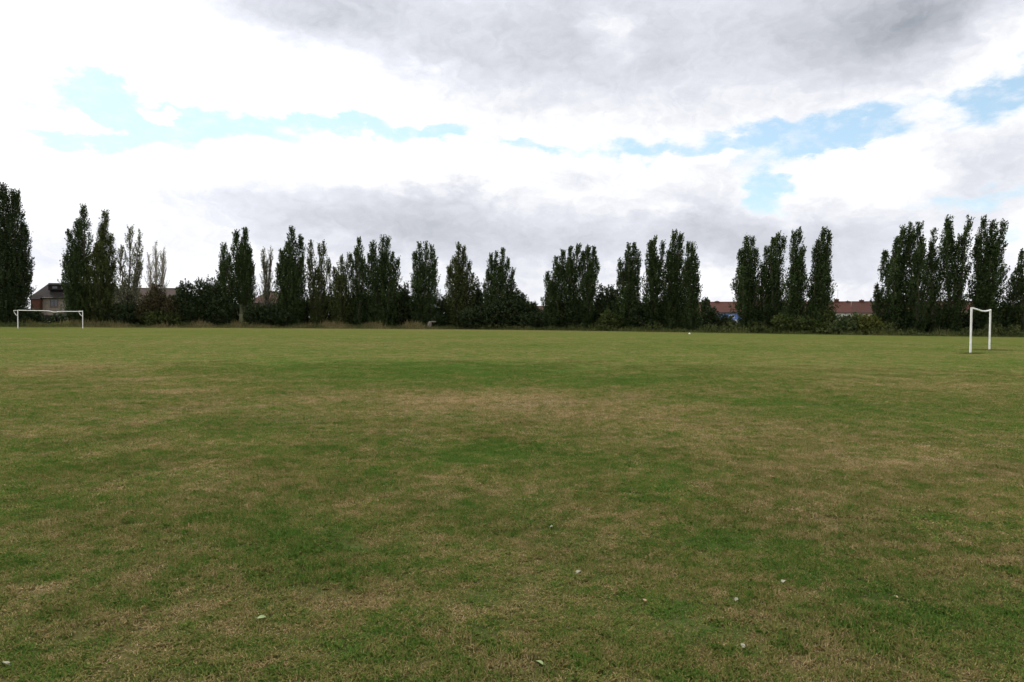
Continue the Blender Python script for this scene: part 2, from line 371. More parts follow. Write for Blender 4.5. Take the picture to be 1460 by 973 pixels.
# ---------------------------------------------------------------- turf blades near the camera (uncountable)
def blade_patch(seed, size, n, h0, h1, wd, flat, tus=.55):
    rg = np.random.default_rng(seed)
    # blades gather in little tufts
    nt = max(6, n // 22)
    tx_, ty_ = rg.uniform(-size / 2, size / 2, (2, nt)); k = rg.integers(0, nt, n)
    loose = rg.random(n) < 0.55
    x = np.where(loose, rg.uniform(-size / 2, size / 2, n), tx_[k] + rg.normal(0, size * 0.025, n))
    y = np.where(loose, rg.uniform(-size / 2, size / 2, n), ty_[k] + rg.normal(0, size * 0.025, n))
    h = rg.uniform(h0, h1, n) * np.where(loose, 0.8, 1.15)
    tone = np.zeros(n); mul = np.ones(n)
    for q in range(max(5, int(size * size * 26))):       # lusher tussocks and thin worn spots
        cx_, cy_ = rg.uniform(-size / 2, size / 2, 2); rr_ = rg.uniform(.02, .07) * (1 if size < .8 else 1.3 if size < 1.5 else 3)
        g_ = np.exp(-((x - cx_) ** 2 + (y - cy_) ** 2) / rr_ ** 2); lush = rg.random() < .5
        mul = mul + (tus if lush else -.6) * g_; tone = tone + g_ * (-.30 if lush else .28)
    h = h * np.clip(mul, .3, 1 + tus); tone = np.clip(tone, -.3, .3)
    a = rg.uniform(0, 2 * math.pi, n); lean = np.clip(rg.normal(0.75, 0.4, n), 0.05, 1.45)
    lean = np.where(rg.random(n) < flat, 1.45, lean)
    dx, dy = np.cos(a), np.sin(a); px, py = -dy, dx
    wdt = wd * rg.uniform(0.6, 1.3, n) / 2
    def pt(f, bend, side):
        l = np.clip(lean * bend, 0, 1.5)
        return np.stack([x + dx * np.sin(l) * h * f + px * side, y + dy * np.sin(l) * h * f + py * side, np.cos(l) * h * f + 0.002], -1)
    V = np.stack([pt(0, 1, -wdt), pt(0, 1, wdt), pt(.6, .75, wdt * .8), pt(1, 1.15, 0 * wdt), pt(.6, .75, -wdt * .8)], 1)
    rnd = np.clip(rg.normal(0.5, 0.22, n) + tone + np.where(lean > 1.3, 0.22, 0), 0, 1)
    me = bpy.data.meshes.new('blades'); N, K = V.shape[:2]
    me.vertices.add(N * K); me.vertices.foreach_set('co', V.reshape(-1).astype(np.float32))
    me.loops.add(N * K); me.loops.foreach_set('vertex_index', np.arange(N * K, dtype=np.int32))
    me.polygons.add(N); me.polygons.foreach_set('loop_start', np.arange(0, N * K, K, dtype=np.int32))
    me.update(calc_edges=True)
    q = me.attributes.new('rnd', 'FLOAT', 'FACE'); q.data.foreach_set('value', rnd.astype(np.float32))
    me.materials.append(M['blade'])
    return bpy.data.objects.new('grass_patch', me)
def scatter(name, label, cname, patches, r0, r1, step, seed, s0, s1, fade=0.0):
    c = bpy.data.collections.new(cname)
    for p in patches: c.objects.link(p)
    rg = np.random.default_rng(seed)
    X, Y = np.meshgrid(np.arange(-r1, r1, step), np.arange(-1, r1, step))
    X = X.ravel() + rg.uniform(-.3, .3, X.size) * step; Y = Y.ravel() + rg.uniform(-.3, .3, Y.size) * step
    r = np.hypot(X, Y); k = (r > r0) & (r < r1 * (1 - fade * rg.random(r.size) ** 1.5)) & (np.abs(np.arctan2(X, Y)) < R(46) + 0.9 / np.maximum(r, .1))
    X, Y = X[k], Y[k]; Z = gz(X, Y)
    me = bpy.data.meshes.new(name); me.vertices.add(len(X))
    me.vertices.foreach_set('co', np.stack([X, Y, Z], -1).reshape(-1).astype(np.float32)); me.update()
    clump = np.sin(X * 1.9 + 2 * np.sin(Y * 1.1)) * np.sin(Y * 1.7 + X * .6)
    for nm, arr in (('dry', dryness(X, Y)), ('rot', rg.uniform(0, 6.283, len(X))), ('scl', rg.uniform(s0, s1, len(X))), ('zs', np.clip(0.95 + 0.28 * clump + rg.uniform(-.2, .25, len(X)), .5, 1.6))):
        q = me.attributes.new(nm, 'FLOAT', 'POINT'); q.data.foreach_set('value', arr.astype(np.float32))
    o = bpy.data.objects.new(name, me); col.objects.link(o)
    g = bpy.data.node_groups.new(name + '_nodes', 'GeometryNodeTree')
    g.interface.new_socket('Geometry', in_out='INPUT', socket_type='NodeSocketGeometry')
    g.interface.new_socket('Geometry', in_out='OUTPUT', socket_type='NodeSocketGeometry')
    t = NT(g); gi = t.new('NodeGroupInput'); go = t.new('NodeGroupOutput')
    ci = t.new('GeometryNodeCollectionInfo'); ci.inputs[0].default_value = c; ci.inputs[1].default_value = True; ci.inputs[2].default_value = True
    iop = t.new('GeometryNodeInstanceOnPoints'); iop.inputs['Pick Instance'].default_value = True
    def attr(nm):
        a = t.new('GeometryNodeInputNamedAttribute', data_type='FLOAT'); a.inputs[0].default_value = nm; return a.outputs[0]
    cr_ = t.new('ShaderNodeCombineXYZ'); t.l.new(attr('rot'), cr_.inputs[2])
    cs = t.new('ShaderNodeCombineXYZ'); sc = attr('scl')
    t.l.new(sc, cs.inputs[0]); t.l.new(sc, cs.inputs[1]); t.l.new(attr('zs'), cs.inputs[2])
    t.l.new(gi.outputs[0], iop.inputs['Points']); t.l.new(ci.outputs[0], iop.inputs['Instance'])
    t.l.new(cr_.outputs[0], iop.inputs['Rotation']); t.l.new(cs.outputs[0], iop.inputs['Scale'])
    t.l.new(iop.outputs[0], go.inputs[0])
    md = o.modifiers.new('scatter', 'NODES'); md.node_group = g
    tag(o, label, 'grass', None, 'stuff')
    return o
scatter('grass', 'short mown green and tan grass blades in the foreground', 'near_patches', [blade_patch(10 + i, .62, 2200, .014, .034, .0044, .38, .45) for i in range(6)], 1.6, 12.5, .41, 1, .9, 1.1, .45)
scatter('grass', 'short mown grass further across the field', 'mid_patches', [blade_patch(30 + i, 1.0, 1800, .015, .036, .0085, .35, .35) for i in range(6)], 7.0, 30, .64, 2, .9, 1.1, .35)
scatter('grass', 'thin mown grass in the middle distance of the field', 'far_patches', [blade_patch(50 + i, 2.0, 1500, .012, .026, .02, .4, 0.0) for i in range(4)], 20, 74, 1.4, 3, .9, 1.1, 0.45)
#TREES
# ---------------------------------------------------------------- trees
FIELD_EDGE = [(-100, 112), (150, 116), (440, 122), (640, 122), (840, 113), (1020, 102), (1260, 91), (1560, 84)]
def edge_depth(x):
    "how far ahead the mown field ends, in the direction of x"
    return float(np.interp(x, [a for a, b in FIELD_EDGE], [b for a, b in FIELD_EDGE]))
def spray_leaves(rg, C, D, n, length, spread, size, lo=0.0):
    """n leaf clumps round each spray: C (m,3) feet, D (m,3) unit directions"""
    m = len(C)
    t = rg.uniform(lo, 1, (m, n)); w_ = spread * (1.05 - 0.75 * t)
    off = rg.normal(0, 1, (m, n, 3)); off /= np.linalg.norm(off, axis=2, keepdims=True) + 1e-6
    off *= (rg.random((m, n, 1)) ** 0.5) * w_[..., None]
    P = C[:, None] + D[:, None] * (t * length[:, None])[..., None] + off
    P = P.reshape(-1, 3); N = len(P)
    u = rg.normal(0, 1, (N, 3)); u /= np.linalg.norm(u, axis=1, keepdims=True)
    v = np.cross(u, rg.normal(0, 1, (N, 3))); v /= np.linalg.norm(v, axis=1, keepdims=True)
    s_ = size * rg.uniform(0.55, 1.35, (N, 1))
    V = np.stack([P - u * s_ * .6, P + v * s_ * .42 - u * s_ * .1, P + u * s_ * .62, P - v * s_ * .42 - u * s_ * .05], 1)
    tone = np.repeat(rg.normal(0.42, 0.17, m), n) + rg.normal(0, 0.09, N)
    return V, np.clip(tone, 0, 1)

def poplar(bx, by, spires, label, depth=None, seed=0, mat='poplar', bark='bark', dense=1.0, bottom=0.06, wind=0.0, group='poplars in the row along the field edge',
           leaf=0.19, name='poplar_tree', tips=0.30, taper=0.55, trunk_r=None):
    """upright columnar tree. spires: (x, y of tip, half width in photo pixels, [depth offset m]); bx: where its foot stands"""
    rg = np.random.default_rng(seed + 1000)
    Y = (depth or edge_depth(bx) + 5.0) + rg.uniform(-.8, .8)
    k = px2m(Y); foot = at(bx, by, Y); foot.z = 0.0
    root = empty(name, foot)
    tag(root, label, 'tree', group)
    Vs, Rs = [], []; tb = MB()
    H = max((at(a[0], a[1], Y).z for a in spires)); tr = trunk_r or 0.022 * H
    split = rg.uniform(.10, .16) * H
    tb.tube([(0, 0, -0.2), (0.03, 0, 0.25), (0, 0, split * .5), (0, 0, split)], [tr * 1.45, tr * 1.1, tr * .95, tr * .9], 9)
    for j, sp in enumerate(spires):
        tx_, ty_, hw = sp[:3]; dy = sp[3] if len(sp) > 3 else rg.uniform(-1.1, 1.1)
        bot = sp[4] if len(sp) > 4 else bottom
        T = at(tx_, ty_, Y) - foot; T.y = dy; Hs = T.z; hwm = hw * k * 1.12
        ts = np.linspace(0, 1, 9)
        wob = rg.normal(0, 0.10, (9, 2)); wob[0] = 0; wob[-1] = 0
        z0 = split * .8
        path = np.stack([T.x * (ts ** .62) + wob[:, 0], T.y * (ts ** .55) + wob[:, 1], z0 + (Hs * .97 - z0) * ts], 1)
        if wind: path[:, 0] += -wind * Hs * 0.10 * np.sin(ts * 3.0) * .4
        tb.tube(path, [tr * .62 * (1 - .93 * t) + .02 for t in ts], 6, cap=False)
        # sprays on steep side branches
        m = int(dense * Hs * max(hwm, .5) * 21)
        q = rg.random(m) ** 0.92
        z = Hs * (bot + (1 - bot) * q); tt = (z - 0) / Hs
        prof = np.clip(np.minimum((tt + .30) / .62, 1.0), 0, 1) * np.where(tt < taper, 1.0, 1 - ((tt - taper) / (1 - taper)) ** 1.35 * .93)
        lump = 1 + .20 * np.sin(tt * rg.uniform(14, 22) + rg.uniform(0, 6)) + .12 * np.sin(tt * rg.uniform(30, 44) + rg.uniform(0, 6))
        rad = hwm * prof * lump * (rg.random(m) ** .45) * np.where(rg.random(m) < .05, 1.25, 1.0)
        an = rg.uniform(0, 2 * math.pi, m)
        pz = np.clip((z - z0) / (Hs * .97 - z0), 0, 1)
        cx = np.interp(pz, ts, path[:, 0]); cy = np.interp(pz, ts, path[:, 1])
        L = rg.uniform(.8, 1.9, m) * np.clip(1.25 - tt * .55, .5, 1.2) * (Hs / 13) ** .5
        L = np.minimum(L, 1.7)
        C = np.stack([cx + rad * np.cos(an), cy + rad * np.sin(an), z - L * .75], 1)
        out = .16 + .30 * rg.random(m)
        D = np.stack([np.cos(an) * out + wind * (.25 + .30 * tt), np.sin(an) * out, np.ones(m)], 1); D /= np.linalg.norm(D, axis=1, keepdims=True)
        C[:, 2] = np.maximum(C[:, 2], .15)
        V, r_ = spray_leaves(rg, C, D, 22, L, .30, leaf * .82)
        Vs.append(V); Rs.append(np.clip(r_ + .10 * (tt.repeat(22) - .4), 0, 1))
        # a few twigs
        for i in rg.choice(m, min(m, int(10 + 26 * (dense < .6))), replace=False):
            b0 = np.array([cx[i], cy[i], max(z[i] - L[i] * 1.6 - .4, z0)]); e0 = C[i] + D[i] * L[i] * .9
            tb.tube([b0, (b0 + C[i]) / 2 + (0, 0, -.1), C[i], e0], [.05, .04, .03, .01], 4, cap=False)
    tb.build('trunk', M[bark], root, smooth=True)
    V = np.concatenate(Vs); V[..., 2] = np.maximum(V[..., 2], 0.02)
    leaf_mesh('crown', V, np.concatenate(Rs), M[mat], root)
    return root

def bush(lumps, label, cat='shrub', name='shrub', mat='dark', seed=0, dz=4.0, depth=None, group=None, leaf=.2, dens=1.0, up=.5, trunk=False, bark='bark'):
    """leafy mass: lumps of (x, y of top, half width px, y of the foot), each a rounded clump with stems"""
    rg = np.random.default_rng(seed + 5000)
    x0 = sum(l[0] for l in lumps) / len(lumps); Y = (depth or edge_depth(x0) + dz); k = px2m(Y)
    foot = at(x0, 465, Y); foot.z = 0
    root = empty(name, foot); tag(root, label, cat, group)
    Vs, Rs = [], []; tb = MB()
    xs_ = [(at(l[0], 465, Y) - foot).x for l in lumps]
    for l in lumps:
        T = at(l[0], l[1], Y) - foot; hw = l[2] * k; h = T.z; dy = rg.uniform(-.8, .8)
        base = 0.0 if len(l) < 4 else l[3]
        cz = base + (h - base) * .5; hz = (h - base) * .5
        m = int(dens * (hw * hz * 2 + hw * hw) * 30) + 25
        d = rg.normal(0, 1, (m, 3)); d /= np.linalg.norm(d, axis=1, keepdims=True)
        rr = rg.random(m) ** .33 * (1 + .16 * np.sin(d[:, 0] * 5 + l[0]) * np.cos(d[:, 2] * 6 + d[:, 1] * 4))
        d2 = d * rr[:, None]; d2[:, 2] = np.where(d2[:, 2] < 0, d2[:, 2] * 1.0, d2[:, 2])
        C = np.stack([T.x + d2[:, 0] * hw * np.where(d2[:, 2] < 0, 1.08, 1), dy + d2[:, 1] * min(hw, 2.2), cz + d2[:, 2] * hz * .93], 1)
        D = d * (.8, .8, .6) + (0, 0, up); D /= np.linalg.norm(D, axis=1, keepdims=True)
        L = rg.uniform(.35, .9, m); C -= D * L[:, None] * .5
        V, r_ = spray_leaves(rg, C, D, 15, L, .30, leaf); Vs.append(V); Rs.append(r_)
        for i in range(7):
            e = C[rg.integers(0, m)]; a = np.array([T.x * .5 + rg.normal(0, .06), dy * .3 + rg.normal(0, .05), 0])
            tb.tube([a, (a + e) / 2 + rg.normal(0, .12, 3), e], [.07, .05, .015], 5, cap=False)
    tb.tube([(min(xs_) * .5 - .1, 0, .03), (0, .03, .06), (max(xs_) * .5 + .1, 0, .03)], .10, 6)
    V = np.concatenate(Vs); V[..., 2] = np.maximum(V[..., 2], 0.02)
    tb.build('trunk' if trunk else 'stem', M[bark], root, smooth=True)
    leaf_mesh('crown' if trunk else 'foliage', V, np.concatenate(Rs), M[mat], root)
    return root

POPS = [
 # foot x, y, spires, label, kwargs
 (14, 466, [(-8, 285, 22), (8, 263, 15), (23, 271, 15), (32, 318, 13), (2, 330, 24), (30, 360, 15), (43, 392, 5, 0, .25)], 'tallest darkest tree at the left edge, beside the goal with the dented crossbar', dict(dense=1.15, mat='dark', leaf=.2)),
 (118, 466, [(123, 292, 9), (110, 312, 13), (101, 328, 9), (96, 362, 9), (114, 352, 19)], 'tall dark poplar just right of the dark-roofed house, left of a close pair', dict()),
 (143, 466, [(147, 299, 8), (140, 318, 10), (157, 332, 8), (146, 348, 18), (161, 372, 6)], 'tall olive-tinged poplar, right one of a close pair right of the dark-roofed house', dict(mat='poplar_warm')),
 (180, 466, [(172, 349, 8), (183, 321, 7), (195, 327, 6), (199, 372, 7, 0, .45), (181, 400, 12)], 'thinly leaved poplar with see-through upper crown left of the brick chimney', dict(dense=.50, mat='pale', bottom=.12)),
 (224, 466, [(225, 344, 6), (214, 360, 7), (237, 358, 7), (219, 352, 6), (231, 350, 6)], 'almost bare pale poplar with grey twigs above a brown bush', dict(dense=.20, mat='pale', bark='palebark', bottom=.38, leaf=.12)),
 (324, 466, [(321, 347, 9), (318, 372, 9), (330, 362, 8)], 'shorter poplar leaning on the left side of a poplar with a pale trunk', dict()),
 (344, 466, [(338, 329, 8), (351, 325, 8), (355, 352, 8), (344, 350, 14), (358, 378, 6)], 'poplar with a pale lichened bare trunk showing under its crown', dict(bark='greenbark', bottom=.30, trunk_r=.36)),
 (378, 466, [(375, 352, 5), (383, 348, 5), (378, 368, 8)], 'thin sparse pale poplar above the hipped red roof', dict(dense=.36, mat='pale', bottom=.36, leaf=.14)),
 (415, 466, [(417, 323, 9), (428, 335, 9), (410, 345, 12), (403, 356, 10), (399, 378, 8), (431, 366, 10), (416, 370, 22)], 'broad dense pointed poplar right of the hipped red roof', dict()),
 (453, 466, [(446, 344, 6), (454, 344, 4), (463, 344, 5), (441, 366, 5), (467, 366, 6), (453, 380, 13)], 'loose poplar with three thin tips and sky showing between its stems', dict(dense=.72, mat='poplar_warm')),
 (484, 467, [(475, 381, 7), (485, 364, 7), (497, 360, 9), (488, 392, 13)], 'low poplar with stepped tops left of a narrow pointed one', dict(mat='poplar_warm')),
 (511, 467, [(513, 340, 8), (507, 352, 7), (516, 368, 10)], 'narrow pointed poplar between a low stepped one and a wide one', dict()),
 (545, 467, [(533, 343, 8), (544, 334, 6), (551, 334, 6), (528, 362, 10), (560, 360, 7), (566, 366, 6), (546, 362, 22)], 'wide heavy poplar with a double tip in the left half of the row', dict(dense=1.05)),
 (604, 467, [(598, 345, 8), (608, 345, 5), (615, 346, 6), (591, 358, 7), (621, 368, 7), (604, 376, 21)], 'poplar with flat toothed top behind the pale stump', dict()),
 (655, 467, [(654, 345, 6), (661, 350, 7), (648, 366, 9), (669, 371, 6), (641, 380, 7), (655, 380, 17), (674, 390, 6)], 'pointed poplar with olive left flank right of the pale stump', dict(mat='poplar_warm')),
 (704, 468, [(700, 361, 7), (708, 358, 5), (717, 354, 6), (724, 367, 6), (731, 381, 5), (696, 384, 8), (713, 380, 15)], 'poplar rising toothed to the right above the sloping evergreen', dict()),
 (788, 469, [(792, 366, 7), (780, 388, 6), (797, 378, 10), (786, 400, 12)], 'poplar on the left of the closed group right of the wide gap', dict(wind=.15)),
 (812, 469, [(803, 355, 6), (813, 352, 6), (824, 348, 7), (812, 370, 16)], 'middle poplar of the closed group right of the wide gap', dict(wind=.15)),
 (836, 469, [(832, 358, 7), (839, 349, 6), (846, 352, 5), (841, 374, 12), (849, 366, 4)], 'right poplar of the closed group right of the wide gap', dict(wind=.2)),
 (898, 471, [(896, 347, 7), (905, 346, 7), (912, 356, 5), (886, 366, 7), (896, 376, 17)], 'poplar behind the light green bush, left one of a dense group of four', dict(wind=.2)),
 (930, 471, [(926, 343, 8), (933, 337, 6), (945, 344, 6), (932, 362, 15)], 'second poplar from the left of a dense group of four', dict(wind=.25)),
 (960, 471, [(963, 327, 8), (970, 332, 8), (956, 356, 11), (968, 360, 13)], 'tallest poplar of a dense group of four left of the blue house', dict(wind=.25)),
 (984, 472, [(982, 344, 6), (988, 344, 5), (993, 362, 6), (984, 372, 14), (996, 392, 5)], 'right poplar of a dense group of four, beside the cream wall', dict(wind=.25)),
 (1066, 473, [(1067, 335, 7), (1074, 337, 6), (1059, 354, 9), (1082, 351, 6), (1055, 380, 7), (1068, 372, 17), (1084, 374, 5)], 'poplar standing in front of the blue house with light slits in its crown', dict(wind=.3)),
 (1090, 473, [(1089, 390, 5), (1091, 400, 6)], 'small slim poplar squeezed beside the poplar at the blue house', dict(wind=.3)),
 (1104, 474, [(1100, 340, 7), (1111, 330, 5), (1119, 335, 6), (1096, 350, 7), (1105, 368, 12)], 'poplar with a hooked slanting tip between the blue and white houses', dict(wind=.45)),
 (1131, 475, [(1130, 328, 6), (1137, 325, 7), (1145, 352, 7), (1134, 366, 16), (1148, 380, 5)], 'windswept poplar whose right edge bulges over the red roof', dict(wind=.45)),
 (1170, 476, [(1175, 325, 7), (1181, 329, 5), (1168, 342, 8), (1182, 348, 7), (1173, 362, 15), (1171, 392, 13)], 'single poplar standing apart with an ivy skirt round its foot', dict(wind=.4)),
 (1258, 477, [(1251, 405, 6), (1258, 420, 9)], 'small dark poplar at the right end of the red roofs', dict(wind=.3, dense=1.3)),
 (1278, 477, [(1272, 338, 8), (1286, 322, 8), (1297, 318, 7), (1266, 356, 8), (1280, 356, 17)], 'broad windswept poplar, left of the five tall ones behind the right goal', dict(wind=.5)),
 (1309, 478, [(1305, 326, 5), (1314, 316, 7), (1318, 334, 6), (1309, 350, 13)], 'pointed windswept poplar close against the broad one', dict(wind=.45)),
 (1331, 478, [(1333, 326, 6), (1332, 346, 7)], 'slim pencil-thin tall poplar between two wider ones', dict(wind=.35)),
 (1357, 478, [(1359, 306, 9), (1374, 311, 5), (1355, 330, 14), (1366, 335, 9)], 'tall poplar with a notch near its tip left of the right goal', dict(wind=.4)),
 (1405, 479, [(1408, 305, 7), (1420, 312, 8), (1430, 314, 6), (1399, 335, 10), (1416, 345, 19), (1400, 380, 13)], 'tallest broad poplar right above the sagging goal', dict(wind=.5)),
 (1438, 479, [(1450, 357, 7), (1445, 378, 10)], 'leaning shorter poplar near the right edge of the photo', dict(wind=.6)),
 (1462, 479, [(1464, 392, 9), (1472, 380, 9)], 'loose grey-green poplar cut by the right edge of the photo', dict(wind=.4, dense=.7, mat='poplar_warm')),
]
for i, (bx, by, sp, lab, kw) in enumerate(POPS):
    kw.setdefault('dense', 1.15 if bx > 760 else 1.0)
    poplar(bx, by, sp, lab, seed=i, **kw)

BUSHES = [
 ([(622, 446, 13), (634, 450, 9)], 'dark shrub right behind the pale stump', dict(dz=5)),
 ([(225, 405, 14), (214, 420, 16), (238, 420, 18)], 'brown half-dead bushy tree under the almost bare poplar', dict(mat='brownbush', dz=3.5, up=.9, trunk=True, cat='tree', name='bushy_tree')),
 ([(263, 396, 12), (254, 412, 14), (274, 418, 16)], 'dark spiky tree, left of two, right of the brown bush', dict(dz=4, trunk=True, cat='tree', name='bushy_tree', up=.9)),
 ([(288, 391, 14), (302, 396, 16), (295, 420, 26), (316, 420, 16)], 'dark bushy tree filling in left of the poplar with a pale trunk', dict(dz=4, trunk=True, cat='tree', name='bushy_tree', up=.9)),
 ([(365, 432, 14), (385, 433, 16), (400, 436, 14)], 'dark bush below the hipped red roof', dict(dz=3.0)),
 ([(336, 436, 14), (322, 432, 16)], 'dark bush behind the pale lichened trunk', dict(dz=8.0)),
 ([(165, 432, 18), (185, 428, 18), (200, 436, 14)], 'dark thicket at the foot of the thinly leaved poplar', dict(dz=4.2)),
 ([(108, 430, 16), (128, 425, 20), (146, 430, 18)], 'dark thicket at the foot of the close pair of poplars', dict(dz=6.2)),
 ([(222, 440, 22), (243, 446, 14)], 'olive hedge bush in front of the cream house', dict(dz=2.5, mat='bush')),
 ([(440, 425, 20), (465, 418, 20)], 'dark shrubbery under the loose three-tipped poplar', dict(dz=7)),
 ([(497, 420, 22), (523, 415, 24)], 'dark shrubbery under the narrow pointed poplar', dict(dz=7)),
 ([(568, 404, 12), (578, 402, 9), (574, 418, 18)], 'low dark tree between the wide poplar and the flat-topped one', dict(dz=7, trunk=True, cat='tree', name='bushy_tree')),
 ([(552, 424, 20), (600, 424, 20)], 'dark blue-green undergrowth below the wide double-tipped poplar', dict(dz=6.5)),
 ([(635, 420, 14), (655, 424, 18), (680, 398, 8), (684, 412, 16)], 'dark shrubbery between two toothed poplars right of the stump', dict(dz=7)),
 ([(730, 395, 9), (738, 410, 14), (748, 424, 14), (722, 420, 22), (758, 430, 12), (762, 429, 5)], 'dark evergreen sloping down to the right into the wide gap', dict(dz=5, trunk=True, cat='tree', name='evergreen_tree', up=.2)),
 ([(700, 430, 22), (672, 436, 18)], 'dark hedge shrub left of the sloping evergreen', dict(dz=3.2)),
 ([(772, 443, 16), (795, 436, 18), (752, 445, 14)], 'low dark hedge closing the wide gap', dict(dz=4.2)),
 ([(820, 425, 26), (846, 430, 12)], 'dark undergrowth below the closed group of poplars', dict(dz=7)),
 ([(858, 404, 8), (870, 403, 9), (878, 410, 9), (866, 422, 18)], 'round-topped dark tree between two poplar groups', dict(dz=7, trunk=True, cat='tree', name='bushy_tree')),
 ([(868, 441, 11), (880, 444, 11)], 'light green bush below the round-topped dark tree', dict(dz=2.6, mat='bush')),
 ([(915, 428, 22), (950, 430, 22), (978, 436, 14)], 'dark undergrowth below the dense group of four poplars', dict(dz=7)),
 ([(1004, 425, 5), (1008, 424, 5)], 'small round treetop peeping over the red roof by the dense group', dict(depth=212, leaf=.35, trunk=True, cat='tree', name='garden_tree')),
 ([(1016, 436, 10), (1008, 446, 12), (1028, 447, 8)], 'dark bush in front of the blue house', dict(dz=7)),
 ([(1090, 438, 18), (1115, 436, 20), (1140, 442, 14)], 'dark thicket under the poplars between the blue and white houses', dict(dz=6)),
 ([(1120, 448, 18), (1140, 452, 12)], 'mid green ivy thicket at the foot of the windswept poplar', dict(dz=2.8, mat='bush')),
 ([(1162, 442, 9), (1172, 436, 14), (1182, 446, 10), (1171, 452, 19)], 'ivy skirt round the foot of the single poplar', dict(dz=4.0, mat='bush', cat='ivy', name='ivy')),
 ([(1157, 425, 6)], 'treetop showing over the roof left of the single poplar', dict(depth=212, leaf=.35, trunk=True, cat='tree', name='garden_tree')),
 ([(1203, 449, 12), (1220, 446, 14), (1210, 456, 18), (1190, 458, 10)], 'wide bramble mound with pale sprays under the white-walled houses', dict(dz=3.5, mat='elder')),
 ([(1240, 448, 13), (1250, 452, 12)], 'yellow-green bush at the left foot of the broad windswept poplar', dict(dz=2.5, mat='yellowbush')),
 ([(1290, 438, 24), (1325, 440, 22), (1350, 444, 18)], 'dark thicket under the five tall poplars', dict(dz=7)),
 ([(1385, 444, 14), (1410, 438, 22)], 'dark thicket behind the right goal', dict(dz=7)),
 ([(1440, 434, 18), (1462, 428, 18)], 'dark thicket at the right edge under the leaning poplar', dict(dz=6.5)),
 ([(20, 440, 30), (44, 440, 12)], 'dark thicket at the foot of the tallest left tree', dict(dz=6.5)),
]
for i, (lumps, lab, kw) in enumerate(BUSHES):
    bush(lumps, lab, seed=i, group='bushes and low trees under the poplars', **kw)
